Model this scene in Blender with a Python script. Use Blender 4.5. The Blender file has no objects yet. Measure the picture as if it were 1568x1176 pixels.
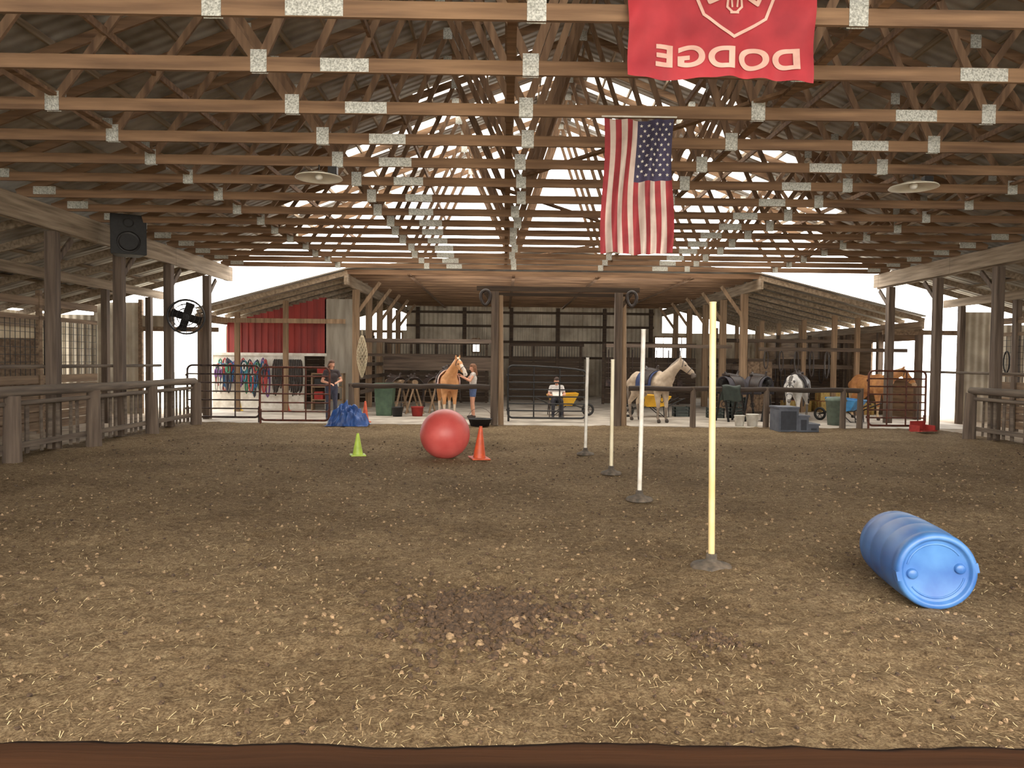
import bpy, bmesh, math, random
import numpy as np
from mathutils import Vector, Matrix, noise, Euler
random.seed(7)
D=bpy.data
COL=bpy.context.scene.collection

def lin(c,a=1.0):
    o=[]
    for v in c:
        v=v/255.0
        o.append(v/12.92 if v<=0.04045 else ((v+0.055)/1.055)**2.4)
    return (o[0],o[1],o[2],a)

def mat(name,c1,c2=None,scale=(8,8,8),rough=0.8,metal=0.0,bump=0.0,detail=4.0,lo=0.35,hi=0.65,coat=0.0,trans=0.0):
    m=D.materials.new(name); m.use_nodes=True
    nt=m.node_tree; b=nt.nodes['Principled BSDF']
    b.inputs['Roughness'].default_value=rough
    b.inputs['Metallic'].default_value=metal
    if coat: b.inputs['Coat Weight'].default_value=coat
    if c2 is None: c2=tuple(max(0,v*0.85) for v in c1)
    tc=nt.nodes.new('ShaderNodeTexCoord'); mp=nt.nodes.new('ShaderNodeMapping')
    mp.inputs['Scale'].default_value=scale
    nz=nt.nodes.new('ShaderNodeTexNoise'); nz.inputs['Scale'].default_value=1.0
    nz.inputs['Detail'].default_value=detail
    rp=nt.nodes.new('ShaderNodeValToRGB')
    rp.color_ramp.elements[0].position=lo; rp.color_ramp.elements[0].color=lin(c2)
    rp.color_ramp.elements[1].position=hi; rp.color_ramp.elements[1].color=lin(c1)
    L=nt.links
    L.new(tc.outputs['Object'],mp.inputs['Vector']); L.new(mp.outputs['Vector'],nz.inputs['Vector'])
    L.new(nz.outputs['Fac'],rp.inputs['Fac']); L.new(rp.outputs['Color'],b.inputs['Base Color'])
    if bump>0:
        bp=nt.nodes.new('ShaderNodeBump'); bp.inputs['Strength'].default_value=bump; bp.inputs['Distance'].default_value=0.02
        L.new(nz.outputs['Fac'],bp.inputs['Height']); L.new(bp.outputs['Normal'],b.inputs['Normal'])
    return m
def wood(name,c1,c2,axis='X',f=14,bump=0.3):
    s=[f,f,f]; s['XYZ'.index(axis)]=0.9
    return mat(name,c1,c2,tuple(s),0.9,0,bump,5.0,0.3,0.7)

# ---------------------------------------------------------------- mesh builder
class MB:
    def __init__(s): s.v=[];s.f=[];s.m=[];s.s=[]
    def add(s,vs,fs,m=0,sm=False):
        b=len(s.v); s.v+= [tuple(v) for v in vs]
        for f in fs:
            s.f.append(tuple(b+i for i in f)); s.m.append(m); s.s.append(sm)
    def box(s,c,d,m=0,R=None):
        x,y,z=d[0]/2,d[1]/2,d[2]/2
        vs=[Vector(p) for p in [(-x,-y,-z),(x,-y,-z),(x,y,-z),(-x,y,-z),(-x,-y,z),(x,-y,z),(x,y,z),(-x,y,z)]]
        if R is not None: vs=[R@v for v in vs]
        c=Vector(c); vs=[v+c for v in vs]
        s.add(vs,[(0,3,2,1),(4,5,6,7),(0,1,5,4),(1,2,6,5),(2,3,7,6),(3,0,4,7)],m)
    def bb(s,x0,x1,y0,y1,z0,z1,m=0):
        s.box(((x0+x1)/2,(y0+y1)/2,(z0+z1)/2),(abs(x1-x0),abs(y1-y0),abs(z1-z0)),m)
    def beam(s,p0,p1,w,h,m=0,up=(0,0,1)):
        p0=Vector(p0);p1=Vector(p1);d=(p1-p0);L=d.length
        if L<1e-6:return
        d.normalize(); up=Vector(up)
        if abs(d.dot(up))>0.98: up=Vector((0,1,0))
        a=d.cross(up).normalized(); u=a.cross(d).normalized()
        R=Matrix((d,a,u)).transposed()
        s.box((p0+p1)/2,(L,w,h),m,R)
    def ring(s,c,d,r,n,up=None):
        d=Vector(d).normalized()
        a=d.orthogonal().normalized() if up is None else up
        b=d.cross(a)
        return [Vector(c)+a*(r*math.cos(2*math.pi*i/n))+b*(r*math.sin(2*math.pi*i/n)) for i in range(n)]
    def cyl(s,p0,p1,r0,r1=None,n=12,m=0,caps=True,sm=True):
        if r1 is None:r1=r0
        p0=Vector(p0);p1=Vector(p1);d=p1-p0
        a=d.normalized().orthogonal().normalized()
        A=s.ring(p0,d,r0,n,a);B=s.ring(p1,d,r1,n,a)
        s.add(A+B,[(i,(i+1)%n,n+(i+1)%n,n+i) for i in range(n)],m,sm)
        if caps:
            s.add(A,[tuple(range(n))[::-1]],m); s.add(B,[tuple(range(n))],m)
    def tube(s,pts,r,n=8,m=0,closed=False):
        pts=[Vector(p) for p in pts]; N=len(pts); vs=[]; a=None
        rr=r if isinstance(r,(list,tuple)) else [r]*N
        for i,p in enumerate(pts):
            if closed: d=pts[(i+1)%N]-pts[i-1]
            else: d=pts[min(i+1,N-1)]-pts[max(i-1,0)]
            if d.length<1e-9: d=Vector((0,0,1))
            d.normalize()
            a=d.orthogonal().normalized() if a is None else (a-d*a.dot(d)).normalized()
            vs+=s.ring(p,d,rr[i],n,a)
        fs=[]
        K=N if closed else N-1
        for k in range(K):
            k2=(k+1)%N
            for i in range(n):
                fs.append((k*n+i,k*n+(i+1)%n,k2*n+(i+1)%n,k2*n+i))
        s.add(vs,fs,m,True)
        if not closed:
            s.add(vs[:n],[tuple(range(n))[::-1]],m); s.add(vs[-n:],[tuple(range(n))],m)
    def lathe(s,prof,n=32,m=0,M=None,ms=None):
        vs=[]
        for r,z in prof:
            for i in range(n):
                v=Vector((max(r,1e-4)*math.cos(2*math.pi*i/n),max(r,1e-4)*math.sin(2*math.pi*i/n),z))
                vs.append(M@v if M is not None else v)
        b0=len(s.v); s.v+=[tuple(v) for v in vs]
        for k in range(len(prof)-1):
            for i in range(n):
                f=(k*n+i,k*n+(i+1)%n,(k+1)*n+(i+1)%n,(k+1)*n+i)
                s.f.append(tuple(b0+q for q in f)); s.m.append(ms[k] if ms else m); s.s.append(True)
    def sph(s,c,r,m=0,sc=(1,1,1),n=16,k=10,R=None):
        vs=[];c=Vector(c)
        for j in range(k+1):
            t=math.pi*j/k
            for i in range(n):
                p=2*math.pi*i/n
                v=Vector((r*sc[0]*math.sin(t)*math.cos(p),r*sc[1]*math.sin(t)*math.sin(p),r*sc[2]*math.cos(t)))
                if R is not None:v=R@v
                vs.append(c+v)
        fs=[(j*n+i,(j+1)*n+i,(j+1)*n+(i+1)%n,j*n+(i+1)%n) for j in range(k) for i in range(n)]
        s.add(vs,fs,m,True)
    def obj(s,name,mats,loc=(0,0,0),rot=(0,0,0),parent=None,bevel=0):
        me=D.meshes.new(name); me.from_pydata(s.v,[],s.f)
        if not isinstance(mats,(list,tuple)):mats=[mats]
        for m in mats: me.materials.append(m)
        me.polygons.foreach_set('material_index',s.m); me.polygons.foreach_set('use_smooth',s.s)
        me.update()
        o=D.objects.new(name,me); COL.objects.link(o); o.location=loc; o.rotation_euler=rot
        if parent: o.parent=parent
        if bevel:
            b=o.modifiers.new('bev','BEVEL'); b.width=bevel; b.segments=2; b.limit_method='ANGLE'
        return o
def empty(name,loc=(0,0,0),rot=(0,0,0)):
    e=D.objects.new(name,None); COL.objects.link(e); e.location=loc; e.rotation_euler=rot; e.empty_display_size=0.2
    return e

# ---------------------------------------------------------------- blob (continuous bodies)
def blob(name,caps,voxel,mats,parent=None,smooth=3):
    b=MB()
    for (p0,r0,p1,r1,m) in caps:
        b.sph(p0,r0,n=14,k=9); b.sph(p1,r1,n=14,k=9)
        if (Vector(p1)-Vector(p0)).length>1e-4: b.cyl(p0,p1,r0,r1,n=14)
    me=D.meshes.new(name); me.from_pydata(b.v,[],b.f); 
    bm=bmesh.new(); bm.from_mesh(me); bmesh.ops.remove_doubles(bm,verts=bm.verts,dist=1e-6); bmesh.ops.recalc_face_normals(bm,faces=bm.faces); bm.to_mesh(me); bm.free()
    t=D.objects.new(name+'_tmp',me); COL.objects.link(t)
    rm=t.modifiers.new('r','REMESH'); rm.mode='VOXEL'; rm.voxel_size=voxel; rm.adaptivity=0
    sm=t.modifiers.new('s','SMOOTH'); sm.factor=0.5; sm.iterations=smooth
    dg=bpy.context.evaluated_depsgraph_get(); dg.update()
    nm=D.meshes.new_from_object(t.evaluated_get(dg))
    D.objects.remove(t)
    for m in mats: nm.materials.append(m)
    n=len(nm.polygons); c=np.zeros(n*3); nm.polygons.foreach_get('center',c); c=c.reshape(-1,3)
    best=np.full(n,1e9); lab=np.zeros(n,dtype=np.int32)
    for (p0,r0,p1,r1,m) in caps:
        a=np.array(p0);d=np.array(p1)-a; L=max(d.dot(d),1e-9)
        t_=np.clip(((c-a)@d)/L,0,1); q=a+t_[:,None]*d
        dist=np.linalg.norm(c-q,axis=1)-(r0+(r1-r0)*t_)
        k=dist<best; best[k]=dist[k]; lab[k]=m
    nm.polygons.foreach_set('material_index',lab); nm.polygons.foreach_set('use_smooth',np.ones(n,dtype=bool))
    o=D.objects.new(name,nm); COL.objects.link(o)
    if parent:o.parent=parent
    return o

# ---------------------------------------------------------------- materials
M_truss=wood('truss_wood',(140,108,80),(90,66,48),'X')
M_web=wood('web_wood',(134,104,78),(84,62,45),'Z')
M_beam=wood('beam_wood',(166,148,126),(110,94,76),'Y')
M_post=wood('post_wood',(114,98,84),(68,56,48),'Z')
M_postL=wood('post_light_wood',(160,132,104),(110,88,66),'Z')
M_log=wood('log_wood',(116,102,88),(68,58,50),'Y')
M_darkw=wood('dark_wood',(80,64,50),(44,34,27),'X')
M_railw=wood('rail_dark_wood',(72,58,48),(38,30,25),'X')
M_board=wood('stall_board_wood',(142,118,94),(90,72,56),'Y')
M_boardx=wood('back_board_wood',(102,86,72),(60,48,40),'X')
M_plate=mat('galvanized_plate',(206,206,198),(140,140,132),(60,60,60),0.45,0.3,0.3)
M_steel=mat('gate_steel',(88,70,64),(48,38,36),(10,10,10),0.5,0.5)
M_black=mat('black_rubber',(28,27,28),(18,17,18),(20,20,20),0.6)
M_blackm=mat('black_metal',(40,38,38),(24,22,22),(20,20,20),0.45,0.4)
M_leather=mat('dark_leather',(52,38,32),(28,20,18),(14,14,14),0.5)
M_white=mat('white_plastic',(225,222,214),(196,190,178),(6,6,6),0.5)
M_cream=mat('cream_plastic',(228,206,156),(206,176,120),(5,5,2),0.45)
M_pale=mat('pale_plastic',(226,218,192),(204,192,160),(5,5,2),0.45)
M_concrete=mat('aisle_concrete',(190,180,166),(146,136,124),(1.5,1.5,1.5),0.9,0,0.2)
M_siding=mat('pale_siding',(166,158,144),(134,126,114),(6,6,.8),0.7)
M_red_sd=mat('red_siding',(150,44,38),(116,32,30),(3,3,.5),0.6)

def metal_sheet(name,c1,c2,axis,period):
    m=mat(name,c1,c2,(1.3,1.3,1.3),0.6,0.2)
    nt=m.node_tree;b=nt.nodes['Principled BSDF']
    tc=nt.nodes.new('ShaderNodeTexCoord'); w=nt.nodes.new('ShaderNodeTexWave'); w.wave_type='BANDS'; w.bands_direction=axis
    w.inputs['Scale'].default_value=2*math.pi/20/period; w.wave_profile='SIN'
    bp=nt.nodes.new('ShaderNodeBump'); bp.inputs['Strength'].default_value=1.0; bp.inputs['Distance'].default_value=0.03
    nt.links.new(tc.outputs['Object'],w.inputs['Vector']); nt.links.new(w.outputs['Fac'],bp.inputs['Height']); nt.links.new(bp.outputs['Normal'],b.inputs['Normal'])
    return m
M_roof=metal_sheet('roof_metal',(176,172,164),(122,114,104),'Y',0.23)
M_wallmetal=metal_sheet('wall_metal',(186,174,154),(146,134,116),'X',0.23)
M_wallmetalY=metal_sheet('wall_metal_side',(206,190,160),(166,150,124),'Y',0.23)
def gap_panel_mat():
    m=D.materials.new('translucent_gap_fill'); m.use_nodes=True; nt=m.node_tree; nt.nodes.clear()
    o=nt.nodes.new('ShaderNodeOutputMaterial'); mx=nt.nodes.new('ShaderNodeMixShader'); t=nt.nodes.new('ShaderNodeBsdfTransparent'); l=nt.nodes.new('ShaderNodeBsdfTranslucent')
    nz=nt.nodes.new('ShaderNodeTexNoise'); nz.inputs['Scale'].default_value=2.0
    rp=nt.nodes.new('ShaderNodeValToRGB'); rp.color_ramp.elements[0].color=(.7,.66,.58,1); rp.color_ramp.elements[1].color=(.95,.93,.88,1)
    nt.links.new(nz.outputs['Fac'],rp.inputs['Fac']); nt.links.new(rp.outputs[0],t.inputs[0]); nt.links.new(rp.outputs[0],l.inputs[0])
    mx.inputs[0].default_value=.45
    nt.links.new(t.outputs[0],mx.inputs[1]); nt.links.new(l.outputs[0],mx.inputs[2]); nt.links.new(mx.outputs[0],o.inputs[0])
    return m
M_gap=gap_panel_mat()  # for added roof panels that stand in for glaring roof gaps

# dirt
def dirt():
    m=D.materials.new('arena_dirt'); m.use_nodes=True; nt=m.node_tree; b=nt.nodes['Principled BSDF']; L=nt.links
    b.inputs['Roughness'].default_value=0.95; b.inputs['Specular IOR Level'].default_value=0.1
    tc=nt.nodes.new('ShaderNodeTexCoord')
    def nz(sc,det,ro=0.6):
        n=nt.nodes.new('ShaderNodeTexNoise'); n.inputs['Scale'].default_value=sc; n.inputs['Detail'].default_value=det; n.inputs['Roughness'].default_value=ro
        L.new(tc.outputs['Object'],n.inputs['Vector']); return n
    a=nz(0.55,7,.65); f=nz(13,9,0.8); g=nz(60,5,0.75)
    r1=nt.nodes.new('ShaderNodeValToRGB'); e=r1.color_ramp.elements
    e[0].position=.35; e[0].color=lin((124,102,78)); e[1].position=.64; e[1].color=lin((204,180,144))
    k=r1.color_ramp.elements.new(.5); k.color=lin((172,147,115))
    L.new(f.outputs['Fac'],r1.inputs['Fac'])
    r2=nt.nodes.new('ShaderNodeValToRGB'); e=r2.color_ramp.elements
    e[0].position=.4; e[0].color=(.68,.66,.64,1); e[1].position=.6; e[1].color=(1,1,1,1)
    L.new(a.outputs['Fac'],r2.inputs['Fac'])
    r3=nt.nodes.new('ShaderNodeValToRGB'); e=r3.color_ramp.elements
    e[0].position=.42; e[0].color=(.48,.45,.43,1); e[1].position=.58; e[1].color=(1.12,1.12,1.08,1)
    L.new(g.outputs['Fac'],r3.inputs['Fac'])
    m1=nt.nodes.new('ShaderNodeMix'); m1.data_type='RGBA'; m1.blend_type='MULTIPLY'; m1.inputs[0].default_value=1
    m2=nt.nodes.new('ShaderNodeMix'); m2.data_type='RGBA'; m2.blend_type='MULTIPLY'; m2.inputs[0].default_value=.9
    L.new(r1.outputs[0],m1.inputs[6]); L.new(r2.outputs[0],m1.inputs[7]); L.new(m1.outputs[2],m2.inputs[6]); L.new(r3.outputs[0],m2.inputs[7])
    L.new(m2.outputs[2],b.inputs['Base Color'])
    ad=nt.nodes.new('ShaderNodeMath'); ad.operation='ADD'; L.new(f.outputs['Fac'],ad.inputs[0]); L.new(g.outputs['Fac'],ad.inputs[1])
    bp=nt.nodes.new('ShaderNodeBump'); bp.inputs['Strength'].default_value=1; bp.inputs['Distance'].default_value=0.05
    L.new(ad.outputs[0],bp.inputs['Height']); L.new(bp.outputs['Normal'],b.inputs['Normal'])
    return m
M_dirt=dirt()

# ---------------------------------------------------------------- constants
XL,XR,XC=-8.6,11.8,1.6; ZC=4.64; YE=23.2; YA=20.5; ZN=4.5
SL=0.385
def zroof(x): return ZC+0.14+ (10.4-abs(x-XC))*SL

def gh(x,y):
    h=0.022*noise.noise(Vector((x*1.1,y*1.1,0)))+0.026*noise.noise(Vector((x*3.3,y*3.3,3)))+0.024*noise.noise(Vector((x*8,y*8,7)))
    d=((x+.12)/.55)**2+((y-5.1)/.5)**2
    if d<4: h+=.035*math.exp(-d)*(1+noise.noise(Vector((x*6,y*6,1))))
    return h
def arena():
    b=MB(); nx=300
    ys=[0.0]
    while ys[-1]<YA: ys.append(ys[-1]+max(0.03,0.0065*ys[-1]))
    ys[-1]=YA
    xs=[XL-.3+(XR-XL+.6)*i/nx for i in range(nx+1)]
    vs=[(x,y,gh(x,y)) for y in ys for x in xs]
    n=nx+1
    fs=[(j*n+i,j*n+i+1,(j+1)*n+i+1,(j+1)*n+i) for j in range(len(ys)-1) for i in range(nx)]
    b.add(vs,fs,0,True); return b.obj('floor',M_dirt)
arena()
b=MB(); b.bb(-60,70,-30,90,-.3,-.06); b.obj('ground_outdoor',mat('outdoor_gravel',(214,208,190),(190,182,160),(2,2,2),0.9))
b=MB(); b.bb(-9.9,13.8,YA,38.2,-.05,.01); b.obj('floor_aisle_back',M_concrete)
b=MB(); b.bb(-14.2,XL-.3,-3,YE+3,-.05,0.0); b.obj('floor_aisle_left',mat('aisle_dirt',(168,150,126),(126,108,88),(3,3,3),.95,0,.4))
b=MB(); b.bb(XR+.3,17.2,-3,YE+3,-.05,0.0); b.obj('floor_aisle_right',D.materials['aisle_dirt'])
b=MB(); b.bb(XL-.3,XR+.3,-3,0,-.05,0.01); b.obj('floor_front',M_dirt)

def straw():
    b=MB()
    for i in range(30000):
        y=2.6+17.6*random.random()**1.4; x=random.uniform(max(XL,-.8*y-1),min(XR,.8*y+1))
        if noise.noise(Vector((x*.8,y*.8,20)))<-0.15 and random.random()<.8: continue
        a=random.uniform(0,math.pi); l=random.uniform(.006,.024)*(1+.035*y); w=random.uniform(.0008,.0018)*(1+.06*y)
        z=gh(x,y)+.005; t=random.uniform(-.3,.3)*l
        c,s=math.cos(a),math.sin(a)
        q=random.random()
        b.add([(x-c*l+s*w,y-s*l-c*w,z-t),(x+c*l+s*w,y+s*l-c*w,z+t+.003),(x+c*l-s*w,y+s*l+c*w,z+t+.003),(x-c*l-s*w,y-s*l+c*w,z-t)],[(0,1,2,3)],0 if q<.45 else 1)
    b.obj('straw_scatter',[mat('straw_pale',(222,202,158),(190,168,124),(30,30,30),.9),mat('straw_brown',(180,154,114),(138,114,84),(30,30,30),.9)])
straw()
def clods():
    b=MB()
    def clod(x,y,r,dk=.97):
        z=gh(x,y)+r*.35; n=7;k=5; vs=[]
        sd=random.random()*50
        for j in range(k+1):
            t=math.pi*j/k
            for i in range(n):
                p=2*math.pi*i/n; v=Vector((math.sin(t)*math.cos(p),math.sin(t)*math.sin(p),.75*math.cos(t)))
                q=r*(1+.7*noise.noise(v*1.6+Vector((sd,0,0))))
                vs.append((x+v.x*q,y+v.y*q,z+v.z*q))
        b.add(vs,[(j*n+i,(j+1)*n+i,(j+1)*n+(i+1)%n,j*n+(i+1)%n) for j in range(k) for i in range(n)],0 if random.random()<dk else 1,False)
    for i in range(800):
        clod(random.gauss(-.10,.27),random.gauss(5.1,.26),random.uniform(.008,.034))
    for i in range(550):
        clod(random.gauss(-.10,.5),random.gauss(5.15,.42),random.uniform(.006,.022),.8)
    for i in range(90): clod(random.gauss(1.42,.1),random.gauss(4.7,.08),random.uniform(.006,.022))
    for i in range(40): clod(random.gauss(1.1,.3),random.gauss(4.75,.1),random.uniform(.006,.02))
    for i in range(3400):
        y=random.uniform(2.8,16); clod(random.uniform(max(XL+.8,-.72*y),min(XR-.6,.72*y)),y,random.uniform(.004,.015)*(1+.03*y),.45)
    b.obj('manure_clods',[mat('manure',(84,64,46),(50,38,29),(30,30,30),.98,0,.5),mat('dirt_clod',(150,124,94),(104,84,62),(30,30,30),.95,0,.5)])
clods()

# ---------------------------------------------------------------- trusses
def truss_mesh():
    b=MB(); H=10.2
    b.box((XC,0,ZC+.07),(2*H+.4,.04,.14),0)
    zt=lambda o: ZC+.07+(10.4-abs(o))*SL
    for s in(-1,1):
        b.beam((XC+s*10.4,0,zt(10.4)),(XC,0,zt(0)),.04,.14,0)
    top=[0,2.7,5.4,8.1]; bot=[1.35,4.05,6.8]
    for s in(-1,1):
        seq=[(0,'t'),(1.35,'b'),(2.7,'t'),(4.05,'b'),(5.4,'t'),(6.8,'b'),(8.1,'t')]
        P=[(XC+s*o,0,(zt(o) if k=='t' else ZC+.07)) for o,k in seq]
        for i in range(len(P)-1): 
            b.beam(P[i],P[i+1],.038,.09,1)
        for o in bot:
            x=XC+s*o
            b.box((x,-.024,ZC+.1),(.16,.006,.22),2); b.box((x,.024,ZC+.1),(.16,.006,.22),2)
        for o in top:
            b.box((XC+s*o,-.024,zt(o)-.03),(.16,.006,.2),2)
        b.box((XC+s*3.2,-.024,ZC+.07),(.48,.006,.13),2)
        b.box((XC+s*9.9,-.024,ZC+.12),(.4,.006,.14),2)
    return b
tb=truss_mesh(); t0=tb.obj('roof_truss',[M_truss,M_web,M_plate],(0,6.28,0))
for k in range(-5,15):
    if k==0: continue
    o=D.objects.new('roof_truss',t0.data); COL.objects.link(o); o.location=(random.uniform(-.05,.05),min(6.28+1.2*k,YE-.1),random.uniform(-.015,.015))
b=MB()
for x in(-5.2,.05,3.15,8.4):
    b.bb(x-.045,x+.045,-2,YE,ZC+.145,ZC+.185)
for (xa,xb,ya) in((-.2,3.4,3),(3.4,-.2,8),(-.2,3.4,13),(3.4,-.2,18)):
    b.beam((xa,ya,ZC+.2),(xb,ya+5,ZC+.2),.09,.04)
for o in(1.6,3.4,6.2):
    for s in(-1,1):
        x=XC+s*o; z=(ZC+zroof(x))/2
        b.bb(x-.02,x+.02,-2,YE,z-.045,z+.045)
b.obj('truss_bracing',M_truss)
b=MB()
for s in(-1,1):
    o=.15
    while o<10.9:
        x=XC+s*o; z=zroof(x)+.045
        b.box((x,10.3,z),(.04,26.2,.09),0,None); o+=.62
b.obj('roof_purlins',M_beam)
b=MB()
def rsheet(b,s,o0,o1,y0,y1):
    xa=XC+s*o0; xb=XC+s*o1; za=zroof(xa)+.1 ; zb=zroof(xb)+.1
    b.add([(xa,y0,za),(xa,y1,za),(xb,y1,zb),(xb,y0,zb)],[(0,1,2,3)],0)
strips=[(16.1,16.7,1.0,3.6),(18.0,19.1,.4,5.6),(20.2,21.7,.3,7.6),(22.2,YE+.3,.3,8.4)]
for s in(-1,1):
    y=-2.8
    for (ya,yb,o0,o1) in strips:
        rsheet(b,s,0,11.0,y,ya); rsheet(b,s,0,o0,ya,yb); rsheet(b,s,o1,11.0,ya,yb); y=yb
    if y<YE+.3: rsheet(b,s,0,11.0,y,YE+.3)
b.obj('ceiling',M_roof)
for s in(-1,1):
    for (ya,yb,o0,o1) in strips:
        b=MB(); rsheet(b,s,o0,o1,ya,yb); b.obj('added_gap_panel',M_gap)  # translucent panels added to enlarge bright roof gaps and light the far ground

# eave beams, posts
for nm,X,ys in(('left',XL,[-2.9+2.45*i for i in range(11)]),('right',XR,[-2.1+2.46*i for i in range(11)])):
    b=MB(); y=-2.8; i=0
    while y<YE+.2:
        y2=min(y+3.7,YE+.2); dz=random.uniform(-.015,.015)
        b.bb(X-.09,X-.02,y,y2-.01,ZC-.44+dz,ZC-.02,0); b.bb(X+.02,X+.09,y,y2-.01,ZC-.46-dz,ZC-.02,0); y=y2
    b.obj('eave_beam_'+nm,M_beam)
    for y in ys:
        p=MB(); p.bb(-.1,.1,-.1,.1,0,ZC-.48,0)
        p.beam((0,.0,3.5),(0,.66,ZC-.53),.06,.12,0)
        p.obj('eave_support_post' if nm=='left' else 'timber_post',M_post,(X,y,0),(0,0,random.uniform(-.02,.02)),bevel=.012)

def leanto(nm,xa,xb,z0,z1,y0,y1,inner):
    b=MB(); b.add([(xa,y0,z0),(xa,y1,z0),(xb,y1,z1),(xb,y0,z1),(xa,y0,z0+.03),(xa,y1,z0+.03),(xb,y1,z1+.03),(xb,y0,z1+.03)],[(0,1,2,3),(4,7,6,5),(0,3,7,4),(1,5,6,2),(2,6,7,3)],0)
    b.obj('ceiling_leanto_'+nm,M_roof)
    b=MB(); y=y0+.1
    while y<y1:
        b.beam((xa,y,z0-.16),(xb,y,z1-.16),.045,.16,0); y+=1.2
    for t in(.1,.35,.6,.85):
        x=xa+(xb-xa)*t; z=z0+(z1-z0)*t
        b.bb(x-.045,x+.045,y0,y1,z-.08,z-.02,0)
    zi=z0+(z1-z0)*(inner-xa)/(xb-xa)-.25
    b.bb(inner-.04,inner+.04,y0,y1,zi-.24,zi,0)
    b.bb(xb-.06,xb+.02,y0,y1,z1-.5,z1-.25,0)
    b.obj('leanto_rafters_'+nm,M_beam)
    b=MB(); y=y0+.6
    while y<y1+.1:
        b.bb(inner-.08,inner+.08,y-.08,y+.08,0,zi-.25,0); b.bb(xb-.1,xb+.02,y-.08,y+.08,0,z1-.51,0); y+=2.45
    b.obj('leanto_posts_'+nm,M_post)
leanto('left',XL-.15,-14.0,ZC-.0,3.15,-2.6,YE+.2,-10.7)
leanto('right',XR+.15,17.0,ZC-.0,3.3,-2.6,YE+.2,14.0)
# outer walls of lean-tos
b=MB()
b.bb(-14.15,-14.06,-2.6,YE,0,1.25,0)
for k in range(11):
    y=-2.6+2.45*k; y2=min(y+2.45,YE)
    b.bb(-14.14,-14.07,y,y2,2.35,3.1,1)
    if k not in(3,6): b.bb(-14.14,-14.07,y,y2,1.25,2.35,1)
b.obj('wall_left',[M_board,M_wallmetalY])
b=MB(); b.bb(17.06,17.15,-2.6,YE,0,1.25,0)
for k in range(11):
    y=-2.6+2.45*k; y2=min(y+2.45,YE)
    b.bb(17.07,17.14,y,y2,2.4,3.2,1)
    if k not in(2,5,8): b.bb(17.07,17.14,y,y2,1.25,2.4,1)
b.obj('wall_right',[M_board,M_wallmetalY])
# end walls of the lean-tos (door openings next to the main bay)
b=MB(); b.bb(-14.0,-11.5,YE+.3,YE+.36,0,2.75,0); b.bb(-14.0,-10.4,YE+.3,YE+.36,2.75,3.1,0); b.bb(-11.5,-11.38,YE+.26,YE+.38,0,3.6,1); b.bb(-11.5,-9.0,YE+.28,YE+.34,2.6,2.75,1); b.bb(-12.9,-11.4,YE+.29,YE+.35,3.1,3.5,0)
b.obj('wall_end_left',[M_wallmetal,M_board])
b=MB(); b.bb(14.7,17.0,YE+.3,YE+.36,0,3.1,0); b.bb(14.6,14.72,YE+.26,YE+.38,0,3.8,1); b.bb(12.1,14.6,YE+.28,YE+.34,2.75,2.9,1); b.bb(14.72,15.6,YE+.29,YE+.35,3.1,3.5,0)
b.obj('wall_end_right',[M_wallmetal,M_board])
b=MB(); b.bb(-14.1,-6.5,-2.9,-2.8,0,3.2,0); b.bb(9.5,17.1,-2.9,-2.8,0,3.2,0)
b.obj('wall_front',M_boardx)
def stalls(nm,X,y0,y1,s):
    b=MB()
    z=.08
    while z<1.25:
        b.bb(X-.02,X+.02,y0,y1,z,z+.19,0); z+=.215
    b.bb(X-.03,X+.03,y0,y1,1.5,1.56,0); b.bb(X-.03,X+.03,y0,y1,2.62,2.72,0); b.bb(X-.03,X+.03,y0,y1,2.95,3.12,0)
    y=y0
    while y<y1:
        b.cyl((X,y,1.3),(X,y,2.65),.008,n=5,m=1); y+=.17
    z=1.65
    while z<2.6: b.cyl((X,y0,z),(X,y1,z),.006,n=5,m=1); z+=.17
    yy=y0+1.2
    while yy<y1:
        b.bb(min(X,X+s*3.2),max(X,X+s*3.2),yy-.03,yy+.03,.05,2.2,0); b.bb(X-.05,X+.05,yy-.05,yy+.05,0,3.3,0)
        yy+=3.6
    yy=y0+2
    while yy<y1:
        p=[(X-s*.08,yy+.12*math.sin(t),1.9+.3*math.cos(t)) for t in[2*math.pi*i/14 for i in range(14)]]
        b.tube(p,.02,6,1,True); yy+=2.9
    b.obj('stall_partition_'+nm,[M_board,M_blackm])
stalls('left',-10.7,-2,19.6,-1); stalls('right',14.0,-2,20.8,1)

def fence(nm,X,y0,y1,s,topz=1.17):
    e=empty('arena_fence_'+nm)
    b=MB(); y=y0; pts=[]
    while y<=y1+.01:
        pts.append((X+random.uniform(-.03,.03),y,topz+random.uniform(-.02,.02))); y+=(y1-y0)/14
    b.tube(pts,[random.uniform(.075,.1) for _ in pts],10)
    b.tube([(p[0]-s*.02,p[1],.98) for p in pts],.045,8)
    b.bb(X-.03-s*.07,X+.03-s*.07,y0,y1,.2,.3,0)
    b.obj('rails',M_log,parent=e)
    b=MB(); y=y1
    while y>y0:
        b.cyl((X+s*.03,y,-.05),(X+s*.03+random.uniform(-.03,.03),y,1.12),.15,.125,12); y-=2.48
    b.obj('log_posts',M_post,parent=e)
    b=MB(); y=y0
    while y<y1:
        w=random.uniform(.05,.11); tl=random.uniform(-.03,.03)
        b.beam((X-s*.12,y,.08),(X-s*.12,y+tl,.98),.03,w,0,(0,1,0)); y+=random.choice((.2,.24,.3,.42))
    b.obj('pickets',M_log,parent=e)
fence('left',XL+.35,.6,19.9,1); fence('right',XR-.3,.6,18.0,-1)
b=MB()
b.cyl((XL-.15,6,1.62),(XL-.15,19.0,1.58),.035); b.cyl((XR+.17,6,1.62),(XR+.17,22,1.6),.035)
b.obj('upper_hitching_rails',M_log)

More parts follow.
